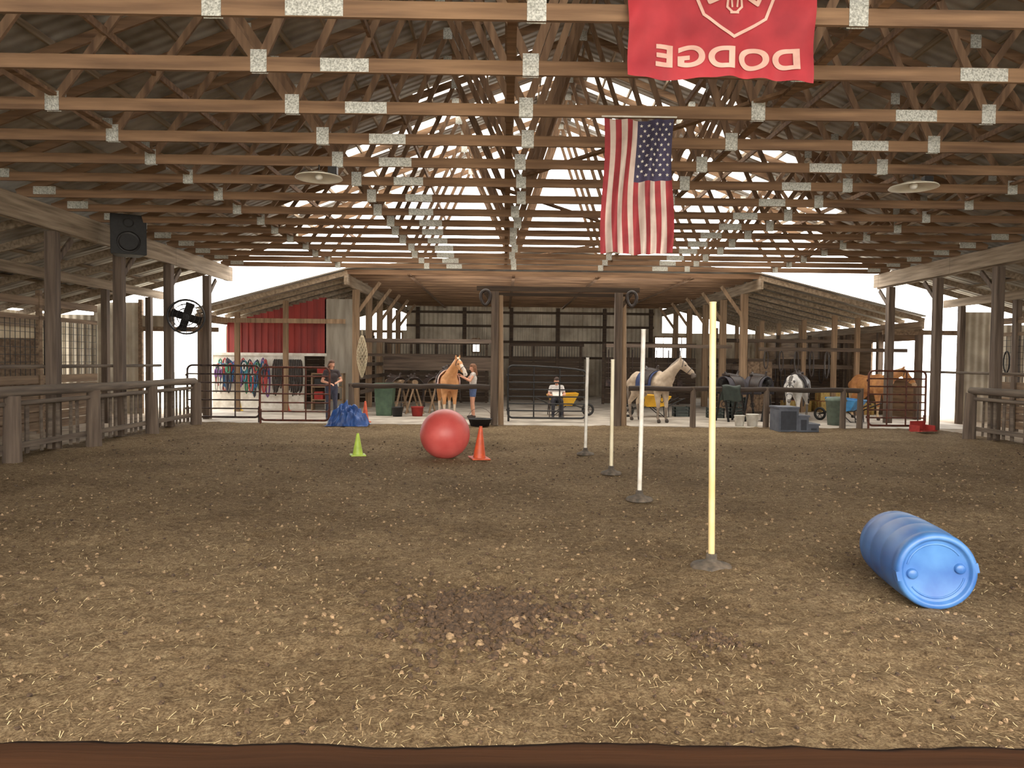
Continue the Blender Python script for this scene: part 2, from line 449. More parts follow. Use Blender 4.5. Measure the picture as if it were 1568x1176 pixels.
b=MB()
for (xa,xb) in((-4.25,-.36),(3.5,10.0)):
    n=12; b.tube([(xa+(xb-xa)*i/n,YA,1.06+.012*math.sin(i*1.9)) for i in range(n+1)],.07,10,0)
for x in(-4.2,5.3,7.35,9.5,9.98): b.cyl((x,YA+.02,-.02),(x,YA,1.12),.085,.075,10,1)
b.obj('end_rail_fence',[M_railw,M_post])

e=empty('arena_gateway')
b=MB()
for x in(-.22,3.2):
    b.bb(x-.12,x+.08,YA-.1,YA+.12,0,3.7,0)
    b.cyl((x+.17,YA+.02,0),(x+.13,YA+.05,3.6),.085,.07,12,1)
b.obj('posts',[M_post,M_postL],parent=e)
b=MB(); b.beam((-.75,YA,3.78),(3.75,YA,3.78),.1,.13,0); b.beam((-.4,YA+.17,3.64),(3.5,YA+.17,3.64),.08,.08,0)
for x in(-.55,3.55):
    b.beam((x,YA,3.72),(x*1+(.3 if x<0 else -.3),YA,3.3),.08,.1,0)
b.obj('crossbeam',M_darkw,parent=e)
b=MB()
for x in(-.5,3.52):
    pts=[(x+.13*math.sin(t)*(1-.25*math.cos(t)),YA-.12,3.52-.2*math.cos(t)) for t in[2*math.pi*i/20 for i in range(20)]]
    b.tube(pts,.045,8,0,True)
b.obj('horse_collars',M_leather,parent=e)

def gate(name,xa,xb,y,z0,z1,nb=5,arch=0.0,m=M_steel,y2=None):
    b=MB(); y2=y if y2 is None else y2; r=.14
    W=xb-xa
    def P(x,z): return (x,y+(y2-y)*(x-xa)/W,z)
    def top(x): 
        return z1 - arch*((x-xa)/W)**2
    pts=[]
    for cx,cz,a0 in((xa+r,z0+r,180),(xb-r,z0+r,270)):
        for i in range(6):
            a=math.radians(a0+90*i/5); pts.append(P(cx+r*math.cos(a),cz+r*math.sin(a)))
    for i in range(6):
        a=math.radians(90*i/5); pts.append(P(xb-r+r*math.cos(a),top(xb)-r+r*math.sin(a)))
    for i in range(1,10): 
        x=xb-r-(W-2*r)*i/10; pts.append(P(x,top(x)))
    for i in range(6):
        a=math.radians(90+90*i/5); pts.append(P(xa+r+r*math.cos(a),top(xa)-r+r*math.sin(a)))
    b.tube(pts,.03,8,0,True)
    for i in range(1,nb+1):
        z=z0+(z1-z0-arch*.6)*i/(nb+1); b.cyl(P(xa,z),P(xb,z),.021,n=6)
    for t in(.33,.66):
        x=xa+W*t; b.cyl(P(x,z0),P(x,top(x)),.022,n=6)
    b.bb(xa-.05,xa+.02,y-.02,y+.02,z0+.2,z0+.26); b.bb(xa-.05,xa+.02,y-.02,y+.02,z1-.3,z1-.24)
    b.cyl(P(xa+.02,0),P(xa+.02,z0+.3),.03,n=8); b.cyl(P(xb-.02,0),P(xb-.02,z0+.3),.03,n=8)
    b.obj(name,m)
M_rust=mat('rust_steel',(104,56,40),(66,34,26),(12,12,12),.6,.4)
gate('pipe_gate',-8.75,-6.75,YA+.1,.15,1.58)
gate('pipe_gate',-6.65,-4.75,YA-.2,.1,1.55,5,0,M_rust)
gate('pipe_gate',.15,2.45,YA+1.2,.12,1.65,6,.12,M_blackm)
gate('pipe_gate',10.15,11.75,YA-.1,.1,1.62,6,0,M_rust)

# ---------------------------------------------------------------- far section
NL,NR=-5.0,8.2
b=MB(); y=YE+.6
while y<38: b.bb(NL-.1,NR+.1,y-.02,y+.02,ZN,ZN+.15,0); y+=.9
for x in(-3,0.3,3,6): b.bb(x-.05,x+.05,YE+.2,38,ZN-.05,ZN,0)
b.obj('ceiling_joists',M_truss)
b=MB()
def sheet(b,p0,p1,y0,y1,m=0):
    b.add([(p0[0],y0,p0[1]),(p0[0],y1,p0[1]),(p1[0],y1,p1[1]),(p1[0],y0,p1[1]),(p0[0],y0,p0[1]+.04),(p0[0],y1,p0[1]+.04),(p1[0],y1,p1[1]+.04),(p1[0],y0,p1[1]+.04)],[(0,1,2,3),(4,7,6,5),(0,3,7,4),(1,5,6,2),(0,4,5,1),(2,6,7,3)],m)
Y0=YE+.5; ZE=ZN+.17; ZR=ZN+.85; ZO=3.35
sheet(b,(XC,ZR),(NL,ZE),Y0,38.4); sheet(b,(XC,ZR),(NR,ZE),Y0,38.4)
sheet(b,(NL,ZE),(-9.8,ZO),Y0,38.4); sheet(b,(NR,ZE),(13.6,ZO),Y0,38.4)
b.obj('ceiling_back',M_roof)
b=MB(); y=Y0+.1
while y<38.2:
    b.beam((NL,y,ZE-.12),(-9.8,y,ZO-.12),.045,.15); b.beam((NR,y,ZE-.12),(13.6,y,ZO-.12),.045,.15); y+=1.2
for X in(NL,NR):
    b.bb(X-.05,X+.05,YE+.3,38.2,ZN-.35,ZN-.02)
b.bb(-9.8,-9.7,Y0,38.2,2.95,3.2);b.bb(13.45,13.55,Y0,38.2,2.95,3.2)
b.obj('ceiling_rafters_back',M_beam)
for X in(NL,NR):
    for y in(25.2,27.6,30.0,32.6,35.2):
        p=MB(); p.bb(-.11,.11,-.11,.11,0,ZN-.36,0)
        p.beam((0,0,3.3),(.8 if X==NL else -.8,0,ZN-.1),.05,.12,0)
        p.obj('nave_post',M_postL,(X,y,0),bevel=.01)
for X in(-9.7,13.5):
    for y in(23.9,26.4,28.8,31.3,33.8,36.3):
        p=MB(); p.bb(-.09,.09,-.09,.09,0,2.94,0); p.obj('outer_post',M_post,(X,y,0))
for X,ys in((11.0,(24.5,27,29.5,32)),(9.8,(28,31,34)),(-7.6,(31,34)),(12.3,(25.6,30.5))):
    for y in ys:
        p=MB(); p.bb(-.07,.07,-.07,.07,0,3.4,0); p.obj('aisle_post',M_postL,(X,y,0))
def holed(b,x0,x1,z0,z1,y,holes,m,th=.06):
    xs=sorted(set([x0,x1]+[h[0] for h in holes]+[h[1] for h in holes])); zs=sorted(set([z0,z1]+[h[2] for h in holes]+[h[3] for h in holes]))
    for i in range(len(xs)-1):
        for j in range(len(zs)-1):
            cx=(xs[i]+xs[i+1])/2;cz=(zs[j]+zs[j+1])/2
            if any(h[0]<cx<h[1] and h[2]<cz<h[3] for h in holes):continue
            b.bb(xs[i],xs[i+1],y,y+th,zs[j],zs[j+1],m)
b=MB(); H=[(-6.7,-5.2,2.7,3.2),(7.8,9.7,2.0,3.1),(-1.6,-1.2,2.2,2.9)]
holed(b,-9.8,13.6,0,3.3,38.2,H,0); holed(b,NL,NR,3.3,ZN+.3,38.2,[],0)
x=-4.4
while x<8.2: b.bb(x-.09,x+.09,38.02,38.2,0,ZN,1); x+=2.4
for z in(1.9,2.7,3.5,4.2): b.bb(-5,7.75,38.1,38.2,z,z+.12,1)
b.obj('wall_back',[M_wallmetal,M_darkw])
for n,h in enumerate(H):
    b=MB()
    for x in(h[0],h[1]): b.bb(x-.04,x+.04,38.1,38.28,h[2],h[3])
    for z in(h[2],h[3]): b.bb(h[0],h[1],38.1,38.28,z-.04,z+.04)
    k=4 if n==1 else 2
    for i in range(1,k): x=h[0]+(h[1]-h[0])*i/k; b.bb(x-.02,x+.02,38.2,38.24,h[2],h[3])
    if n==1: b.bb(h[0],h[1],38.2,38.24,2.52,2.56)
    b.obj('window_%d'%(n+1),M_postL)
b=MB(); b.bb(-9.85,-9.78,26.4,38.2,0,2.9,0); b.obj('wall_left_back',M_wallmetalY)
b=MB(); b.bb(13.6,13.66,24.0,38.2,0,1.3,0); b.bb(13.6,13.66,27.2,38.2,1.3,3.1,0); b.bb(13.6,13.66,24.0,27.2,2.6,3.1,0); b.obj('wall_right_back',M_board)
b=MB()
for xa,xb,y in((-4.9,-.6,31.0),(.3,3.6,33.0),(4.2,8.1,31.0)):
    z=.05
    while z<1.9:
        b.bb(xa,xb,y,y+.04,z,z+.2,0); z+=.215
    x=xa
    while x<=xb: b.bb(x-.05,x+.05,y-.06,y+.06,0,2.5,0); x+=1.05
    b.bb(xa,xb,y-.03,y+.05,2.45,2.58,0)
    x=xa
    while x<=xb: b.cyl((x,y,1.9),(x,y,2.45),.01,n=5,m=1); x+=.12
for xa,xb,y in((8.3,13.4,29.0),(-9.6,-5.2,30.0)):
    z=.05
    while z<1.9: b.bb(xa,xb,y,y+.04,z,z+.2,0); z+=.215
    x=xa
    while x<=xb: b.bb(x-.05,x+.05,y-.06,y+.06,0,2.9,0); x+=1.25
    b.bb(xa,xb,y-.03,y+.05,2.6,2.75,0)
b.obj('stall_fronts_back',[M_darkw,M_blackm])
b=MB()
for X in(NL,NR):
    for z in(.6,1.1,1.55): b.bb(X+.12,X+.16,25.2,30.8,z,z+.13)
b.bb(NL+.2,-.3,25.7,25.78,2.38,2.52); b.bb(NL+.2,-1.6,26.3,26.38,1.9,2.0)
b.bb(3.6,NR-.2,25.8,25.88,2.3,2.42); b.bb(NR+.2,13.3,24.2,24.28,2.2,2.32); b.bb(NR+.2,13.3,26.5,26.58,2.55,2.67)
b.bb(NR+.2,13.3,28.0,28.06,1.6,1.75);b.bb(-4.6,-.4,28.4,28.46,1.4,1.9)
b.obj('aisle_boards',M_boardx)
def zl(x): return ZE-(ZE-ZO)*(NL-x)/4.8-.32
b=MB(); x=-9.7
while x<-6.35:
    b.bb(x,x+.23,26.2,26.26,1.9,min(3.95,zl(x)),0); b.bb(x-.02,x+.02,26.17,26.2,1.9,min(3.95,zl(x)),0); x+=.23
b.obj('wall_red_siding',M_red_sd)
b=MB(); b.bb(-10.2,-7.0,26.1,26.2,0,1.9,0); b.bb(-6.3,-5.15,26.2,26.26,0,3.9,1); b.bb(-10.2,-6.2,26.05,26.1,1.88,1.98,0)
b.obj('wall_tack',[M_white,M_siding])
b=MB(); b.bb(-9.5,-5.2,24.4,24.46,2.95,3.1); b.bb(-7.3,-7.15,24.6,24.75,0,3.7);b.bb(-8.9,-8.75,24.6,24.75,0,3.3)
b.obj('tack_bay_framing',M_postL)
cols=[(40,96,150),(60,140,160),(170,60,60),(200,200,196),(40,44,60),(110,70,130),(60,120,90)]
hm=[mat('halter_nylon_%d'%i,c,None,(10,10,10),.7) for i,c in enumerate(cols)]
b=MB(); x=-10.0
while x<-8.2:
    z0=random.uniform(1.55,1.8); L=random.uniform(.7,1.2); w=random.uniform(.04,.09); k=random.randrange(7); y=26.0-random.uniform(.0,.12)
    pts=[(x+w*math.sin(t),y,z0-L/2+L/2*math.cos(t)) for t in[2*math.pi*i/14 for i in range(14)]]
    b.tube(pts,.026,6,k,True)
    pts=[(x+w*.8*math.sin(t),y-.03,z0-L*.3+.14*math.cos(t)) for t in[2*math.pi*i/12 for i in range(12)]]
    b.tube(pts,.026,6,(k+2)%7,True)
    x+=.055
b.obj('hanging_halters',hm)
b=MB(); x=-8.0
while x<-7.05:
    L=random.uniform(.8,1.2); z0=1.75;w=.07
    b.tube([(x+w*math.sin(t),26.0,z0-L/2+L/2*math.cos(t)) for t in[2*math.pi*i/14 for i in range(14)]],.026,6,0,True); 
    b.tube([(x,25.97,z0),(x+.03,25.95,z0-.5),(x-.02,25.97,z0-L*1.1)],.026,6,0); x+=.06
b.obj('hanging_bridles',M_leather)
b=MB()
for z in(.35,.8,1.25): b.bb(-6.6,-5.5,25.5,25.9,z,z+.04,0)
for x in(-6.6,-5.54): b.bb(x,x+.04,25.5,25.9,0,1.3,0)
b.bb(-6.5,-6.2,25.52,25.85,.39,.66,1);b.bb(-6.05,-5.7,25.52,25.85,.39,.6,2);b.bb(-6.5,-6.1,25.52,25.85,.84,1.1,2);b.bb(-5.95,-5.65,25.52,25.85,.84,1.02,3);b.bb(-6.4,-6.0,25.52,25.8,1.29,1.5,1)
b.obj('tack_shelf',[M_postL,mat('red_box',(160,40,34),None),M_black,M_white],bevel=.01)

# ---------------------------------------------------------------- clutter on the right side
b=MB(); b.bb(8.6,9.5,26.0,26.45,0.01,1.9,0); b.bb(8.62,9.04,25.97,26.0,.1,1.85,1); b.bb(9.06,9.48,25.97,26.0,.1,1.85,1); b.bb(8.55,9.55,25.95,26.46,1.9,1.96,0)
b.sph((9.0,25.95,1.0),.02,2); b.sph((9.1,25.95,1.0),.02,2)
b.obj('tack_cabinet',[M_boardx,M_board,M_blackm],bevel=.01)
mhay=mat('hay',(196,168,100),(150,124,66),(40,6,40),.95,0,.8)
def bale(x,y,z,rz):
    b=MB(); 
    for i in range(6): b.box((-.42+.168*i,random.uniform(-.01,.01),.2),(.166,.46,.4))
    for yy in(-.12,.12):
        b.beam((-.51,yy,.405),(.51,yy,.405),.012,.012,1)
        b.beam((-.51,yy-.0,.0),(-.51,yy,.405),.012,.012,1)
    b.obj('hay_bale',[mhay,M_red_sd],(x,y,z),(0,0,rz),bevel=.02)
for a in((12.2,27.2,.01,0),(12.2,27.72,.01,.0),(12.25,27.45,.43,.05),(11.0,27.6,.01,.1),(12.9,26.4,.01,1.5)): bale(*a)
def blanket(x,y,c,w=.7,h=.75,zt=1.16):
    b=MB(); nu,nv=14,22; vs=[]
    for i in range(nu+1):
        for j in range(nv+1):
            u=i/nu; v=(j/nv)*2-1
            side=1 if v>0 else -1; L=abs(v)*h
            if abs(v)<.12: yy=.085*math.sin(v/.12*math.pi/2); zz=zt+.0-.05*(abs(v)/.12)**2
            else: yy=side*(.09+.015*math.sin(u*11+v*3)); zz=zt-.05-(L-.12*h)
            vs.append((x+(u-.5)*w+.02*math.sin(v*5),y+yy,zz+.02*math.sin(u*7)))
    n=nv+1; b.add(vs,[(i*n+j,i*n+j+1,(i+1)*n+j+1,(i+1)*n+j) for i in range(nu) for j in range(nv)],0,True)
    o=b.obj('horse_blanket',mat('blanket_cloth',c,None,(9,9,9),.9)); s=o.modifiers.new('s','SOLIDIFY'); s.thickness=.015
blanket(6.35,YA,(58,66,60),.5,.42)
b=MB()
for i in range(12):
    x=8.7+i*.38; y=28.9; z0=random.uniform(1.7,2.2); L=random.uniform(.5,1.0); w=.09
    b.tube([(x+w*math.sin(t),y,z0-L/2+L/2*math.cos(t)) for t in[2*math.pi*k/14 for k in range(14)]],.025,6,0,True)
b.obj('hanging_tack',M_leather)
b=MB()
for i in range(5):
    x=8.6+i*.5; y=24.12; z0=2.2; L=random.uniform(.4,.9); w=.07
    b.tube([(x+w*math.sin(t),y,z0-L/2+L/2*math.cos(t)) for t in[2*math.pi*k/14 for k in range(14)]],.022,6,0,True)
b.obj('hanging_bridles',M_leather)
b=MB()
for i,(x,y,z) in enumerate(((7.6,24.0,0),(7.6,24.0,.36),(6.9,23.9,0),(5.9,24.4,0))):
    b.bb(x-.25,x+.25,y-.2,y+.2,z+.01,z+.05,0)
    for zz in(.05,.15,.25):
        for (x0,x1,y0,y1) in((-.25,.25,-.2,-.18),(-.25,.25,.18,.2),(-.25,-.23,-.2,.2),(.23,.25,-.2,.2)): b.bb(x+x0,x+x1,y+y0,y+y1,z+zz,z+zz+.07,0)
    for sx in(-.23,.23):
        for sy in(-.18,.18): b.bb(x+sx-.02,x+sx+.02,y+sy-.02,y+sy+.02,z+.01,z+.34,0)
b.obj('slatted_crates',mat('crate_plastic',(50,60,56),(34,40,38),(8,8,8),.6))

# ---------------------------------------------------------------- props
def cone(name,x,y,h,w,c,tilt=0,z=None):
    b=MB(); 
    b.lathe([(w*.36,.02),(w*.33,.05),(w*.09,h*.97),(w*.07,h),(w*.05,h-.01),(0.001,h-.03)],24,0)
    b.box((0,0,.012),(w,w,.024),0)
    m=mat(name+'_plastic',c,tuple(v*.85 for v in c),(9,9,9),.5)
    o=b.obj(name,m,(x,y,gh(x,y)-.002 if z is None else z),(tilt,tilt*.6,.3),bevel=.006)
cone('orange_traffic_cone',-.42,13.45,.60,.34,(214,84,44),.05)
cone('lime_traffic_cone',-2.69,13.75,.42,.28,(178,206,76))
cone('yellow_traffic_cone',-8.9,25.0,.5,.3,(240,200,50),0,.01); cone('red_traffic_cone',-7.3,25.0,.5,.34,(224,66,40),0,.01)
cone('orange_traffic_cone',-3.9,21.0,.6,.3,(222,94,60),0,.01)
b=MB(); r=.455
pts=[]
for j in range(0,41):
    t=math.pi*j/40; rr=r*(1-.0035*(1 if (j%4==0 and 6<j<34) else 0)); pts.append((rr*math.sin(t),-rr*math.cos(t)))
b.lathe(pts,64,0); b.cyl((0,0,r-.004),(0,0,r+.004),.02,n=12)
b.obj('red_exercise_ball',mat('red_vinyl',(208,92,86),(190,72,68),(3,3,3),.45),(-1.05,13.5,r-.01),(math.radians(75),0,.35))
def pole(x,y,h,dd,m,lean):
    e=empty('bending_pole',(x,y,gh(x,y)))
    b=MB(); b.lathe([(.001,.0),(dd/2,.0),(dd/2+.004,.012),(dd/2-.01,.035),(dd*.30,.05),(.075,.065),(.05,.075),(.045,.13),(.036,.135),(.03,.12)],36,0)
    b.obj('base',M_baserub,parent=e)
    b=MB(); b.cyl((0,0,.05),(lean,0,h),.029,n=16,m=0); b.cyl((lean,0,h),(lean,0,h+.01),.032,n=16,m=0); b.obj('pole',m,parent=e)
M_baserub=mat('dusty_rubber',(104,92,80),(60,54,48),(12,12,12),.85)
pole(1.86,6.47,2.34,.36,M_cream,-.03); pole(1.77,9.45,2.19,.34,M_white,.02); pole(1.75,11.8,1.83,.33,M_pale,.0); pole(1.59,14.1,1.85,.33,M_white,.02)
def barrel():
    pr=[(.001,.035),(.22,.035),(.232,.03),(.238,.004),(.25,0),(.270,.004),(.281,.022),(.286,.06),(.283,.09),(.283,.11),(.288,.14),(.292,.2),(.294,.3),(.2915,.315),(.2915,.33),(.294,.35),(.294,.53),(.2915,.545),(.2915,.565),(.294,.58),(.292,.68),(.288,.745),(.284,.77),(.284,.785),(.286,.81),(.281,.858),(.27,.876),(.25,.88),(.238,.876),(.232,.85),(.001,.845)]
    b=MB(); b.lathe(pr,64,0)
    for a in(math.pi*.02,math.pi*1.02):
        x,y=.165*math.cos(a),.165*math.sin(a)
        b.lathe([(.001,.008),(.03,.008),(.036,.016),(.04,.036)],20,0,Matrix.Translation((x,y,0)))
        b.box((x*1.62,y*1.62,.045),(.03,.07,.09),0)
    for sgn in(1,-1):
        b.tube([(.2*math.cos(t),sgn*.2*math.sin(t),.036) for t in[math.radians(25+130*i/16) for i in range(17)]],.008,6,0)
    m=mat('blue_drum_plastic',(80,132,192),(30,76,150),(3,3,1.2),.42,0,.04,7,.3,.75)
    o=b.obj('blue_plastic_barrel',m)
    z=Vector((.155,.98,.0)).normalized(); x=Vector((z.y,-z.x,0)); x=(x*.97+Vector((0,0,.22))).normalized(); y=z.cross(x)
    M=Matrix((x,y,z)).transposed().to_4x4(); M.translation=Vector((3.19,5.32,.285)); o.matrix_world=M
barrel()
b=MB()
for i,(x0,x1,h) in enumerate(((7.25,7.78,.66),(7.78,8.05,.44),(8.05,8.32,.22))):
    b.bb(x0,x1,19.3,19.95,.0,h-.05,0); b.bb(x0-.02,x1+.02,19.27,19.98,h-.05,h,0)
    b.bb(x0+.06,x1-.06,19.285,19.3,.05,h-.12,1)
b.obj('mounting_block',[mat('grey_blue_plastic',(88,92,102),(68,72,82),(5,5,5),.6),mat('grey_dark_plastic',(52,55,62),None)],bevel=.012)
def tarp():
    b=MB(); nx=56; ny=40
    vs=[]
    for j in range(ny+1):
        for i in range(nx+1):
            u=i/nx*2-1; v=j/ny*2-1
            rr=min(1,math.hypot(u*.95,v)); fall=max(0,1-rr**2.2)
            hgt=.02+fall*(.50+.16*noise.noise(Vector((u*2,v*2,1)))+.22*abs(noise.noise(Vector((u*4.5+2,v*2.5,4)))))
            hgt+=.07*noise.noise(Vector((u*8,v*7,8)))*(fall>0.05)
            vs.append((u*.56+.05*noise.noise(Vector((v*4,u*3,2))),v*.4+.06*noise.noise(Vector((u*4,v*3,5))),max(.02,hgt)))
    n=nx+1
    b.add(vs,[(j*n+i,j*n+i+1,(j+1)*n+i+1,(j+1)*n+i) for j in range(ny) for i in range(nx)],0,False)
    b.obj('blue_tarp',mat('blue_tarp_plastic',(38,80,150),(22,52,108),(6,6,6),.45),(-4.15,19.9,0))
tarp()
def lamp(x,y,z):
    e=empty('high_bay_lamp',(x,y,z))
    b=MB(); b.lathe([(.001,.10),(.08,.10),(.14,.075),(.33,.02),(.345,0),(.335,0),(.32,.012),(.13,.06),(.001,.07)],32,0); b.obj('reflector',mat('lamp_enamel',(236,230,214),(206,198,180),(4,4,4),.35),parent=e)
    b=MB(); b.sph((0,0,.03),.06,0,(1,1,.9)); b.obj('bulb',M_white,parent=e)
    b=MB(); b.cyl((0,0,.1),(0,0,.2),.01); b.bb(.14,.27,-.05,.05,.06,.17);b.obj('ballast',M_blackm,parent=e)
lamp(-2.75,11.06,4.46); lamp(6.1,11.06,4.44)
e=empty('loudspeaker',(XL+.6,15.9,4.30),(math.radians(-8),0,math.radians(30)))
e.scale=(1.15,1.15,1.15)
b=MB(); vs=[(-.3,-.22,-.35),(.3,-.22,-.35),(.2,.2,-.3),(-.2,.2,-.3),(-.3,-.22,.4),(.3,-.22,.4),(.2,.2,.35),(-.2,.2,.35)]
b.add(vs,[(0,3,2,1),(4,5,6,7),(0,1,5,4),(1,2,6,5),(2,3,7,6),(3,0,4,7)]); b.obj('cabinet',M_black,parent=e,bevel=.015)
b=MB(); 
for z,r in((-.12,.19),(.24,.09)):
    Mx=Matrix.Translation((0,-.225,z))@Matrix.Rotation(math.radians(90),4,'X')
    b.lathe([(.001,-.05),(r*.3,-.05),(r*.85,.0),(r,.012),(r*1.05,0)],24,0,Mx)
b.obj('cones',M_blackm,parent=e)
def fan(x,y,z,r,rz):
    e=empty('barn_fan',(x,y,z),(0,0,rz))
    b=MB()
    for yy in(-.1,.1):
        for k in(.25,.5,.75,1.0):
            b.tube([(r*k*math.cos(t),yy*(1 if k<1 else .8),r*k*math.sin(t)) for t in[2*math.pi*i/32 for i in range(32)]],.008 if k<1 else .022,6,0,True)
        for i in range(20):
            t=2*math.pi*i/20; b.cyl((0,yy*1.2,0),(r*math.cos(t),yy*.8,r*math.sin(t)),.005,n=5)
    for i in range(24):
        t=2*math.pi*i/24; b.cyl((r*math.cos(t),-.08,r*math.sin(t)),(r*math.cos(t),.08,r*math.sin(t)),.007,n=5)
    b.cyl((0,.1,0),(0,.3,0),.09); b.beam((0,.2,0),(-.25,.3,-.35),.04,.04); b.obj('cage',M_blackm,parent=e)
    b=MB()
    for i in range(4):
        R=Matrix.Rotation(math.pi/2*i+.3,3,'Y')@Matrix.Rotation(math.radians(25),3,'Z')
        b.box(R@Vector((0,0,r*.48)),(r*.5,.01,r*.75),0,Matrix.Rotation(math.pi/2*i+.3,3,'Y')@Matrix.Rotation(math.radians(28),3,'Z'))
    b.cyl((0,-.05,0),(0,.06,0),.08); b.obj('blades',M_blackm,parent=e)
fan(XL+.55,18.9,2.82,.43,math.radians(20))
def bucket(name,x,y,r,h,m,z=0.0):
    b=MB(); b.lathe([(.001,.0),(r*.8,0),(r,h),(r*1.05,h),(r*1.05,h-.02),(r*.97,h-.02),(r*.78,.02),(.001,.02)],24,0)
    b.tube([(r*math.cos(t),0,h+r*.9*math.sin(t)) for t in[math.pi*i/12 for i in range(13)]],.005,6,1); b.obj(name,[m,M_steel],(x,y,z))
bucket('black_feed_tub',-.62,20.15,.32,.2,M_black,.01); bucket('white_bucket',7.1,20.9,.17,.34,M_white,.01); bucket('white_bucket',6.75,20.95,.15,.3,M_white,.01)
bucket('red_bucket',-2.7,23.4,.2,.3,D.materials['red_box'],.01); bucket('black_bucket',-3.3,23.2,.18,.3,M_black,.01)
e=empty('green_trash_bin',(-3.75,23.6,.01)); b=MB()
mg=mat('green_plastic',(70,96,72),(50,74,56),(5,5,5),.55)
vs=[(-.24,-.26,0),(.24,-.26,0),(.24,.2,0),(-.24,.2,0),(-.3,-.34,.95),(.3,-.34,.95),(.3,.3,.95),(-.3,.3,.95)]
b.add(vs,[(0,3,2,1),(4,5,6,7),(0,1,5,4),(1,2,6,5),(2,3,7,6),(3,0,4,7)]); b.obj('body',mg,parent=e,bevel=.02)
b=MB(); b.box((0,-.02,.99),(.66,.7,.07)); b.cyl((-.3,.32,.98),(.3,.32,.98),.03); b.obj('lid',mg,parent=e,bevel=.02)
b=MB(); 
for x in(-.26,.26): b.cyl((x-.03,.22,.1),(x+.03,.22,.1),.1,n=18)
b.obj('wheels',M_black,parent=e)
e2=empty('grey_trash_bin',(9.75,21.5,.01)); b=MB(); b.lathe([(.001,0),(.22,0),(.28,.7),(.3,.7),(.3,.74),(.25,.8),(.001,.84)],28); b.obj('body',mat('grey_green_plastic',(96,110,98),None),parent=e2)
b=MB(); b.box((0,0,.02),(.5,.4,.03),0,Matrix.Rotation(-.1,3,'X')); b.box((0,.2,.14),(.5,.03,.26)); b.box((-.25,.05,.09),(.03,.34,.16)); b.box((.25,.05,.09),(.03,.34,.16)); b.cyl((0,.2,.2),(.1,.3,.85),.015,m=1)
b.obj('red_manure_scoop',[D.materials['red_box'],M_steel],(11.15,19.4,.03),(0,0,.3))

def wheelbarrow(x,y,rz,m,up=0):
    e=empty('wheelbarrow',(x,y,0.01),(up,0,rz))
    b=MB(); 
    L,W=.48,.34
    vo=[(-L,-W,.68),(L,-W,.74),(L,W,.74),(-L,W,.68)]; vi=[(-L*.55,-W*.7,.36),(L*.6,-W*.7,.36),(L*.6,W*.7,.36),(-L*.55,W*.7,.36)]
    b.add(vo+vi,[(4,5,6,7),(0,1,5,4),(1,2,6,5),(2,3,7,6),(3,0,4,7)])
    o=b.obj('tray',m,parent=e); s=o.modifiers.new('s','SOLIDIFY'); s.thickness=.02
    b=MB(); b.tube([(v[0],v[1],v[2]) for v in vo],.018,8,0,True); b.obj('rim',m,parent=e)
    b=MB()
    for s_ in(-1,1):
        b.tube([(.85,s_*.06,.2),(.45,s_*.18,.33),(-.4,s_*.25,.36),(-.95,s_*.3,.62)],.018,8)
        b.tube([(.1,s_*.22,.34),(-.3,s_*.24,.02),(-.45,s_*.24,.02),(-.42,s_*.25,.36)],.015,8)
    b.obj('frame',M_blackm,parent=e)
    b=MB(); b.tube([(.85+.17*math.cos(t),0,.205+.17*math.sin(t)) for t in[2*math.pi*i/24 for i in range(24)]],.04,10,0,True); b.cyl((.85,-.07,.205),(.85,.07,.205),.02,m=1)
    for i in range(6):
        t=math.pi/3*i; b.cyl((.85,0,.205),(.85+.15*math.cos(t),0,.205+.15*math.sin(t)),.01,m=1)
    b.obj('wheel',[M_black,M_steel],parent=e)
my=mat('yellow_tray',(240,188,44),(214,158,28),(5,5,5),.5); mb=mat('blue_tray',(70,150,210),(50,120,180),(5,5,5),.5)
wheelbarrow(1.95,24.2,.05,my); wheelbarrow(4.9,24.0,math.pi+.1,my); wheelbarrow(10.6,22.7,2.2,mb)

b=MB()
for i in range(10):
    for s_ in(-1,1):
        b.tube([(.17*math.sin(math.pi*(.08+.88*j/14))*math.cos(2*math.pi*i/10+s_*j*.32),.17*math.sin(math.pi*(.08+.88*j/14))*math.sin(2*math.pi*i/10+s_*j*.32),-1.35*j/14) for j in range(15)],.009,5)
b.cyl((0,0,0),(0,0,.35),.012); b.obj('hay_net',mat('net_rope',(206,190,160),None),(-4.55,23.9,2.55))

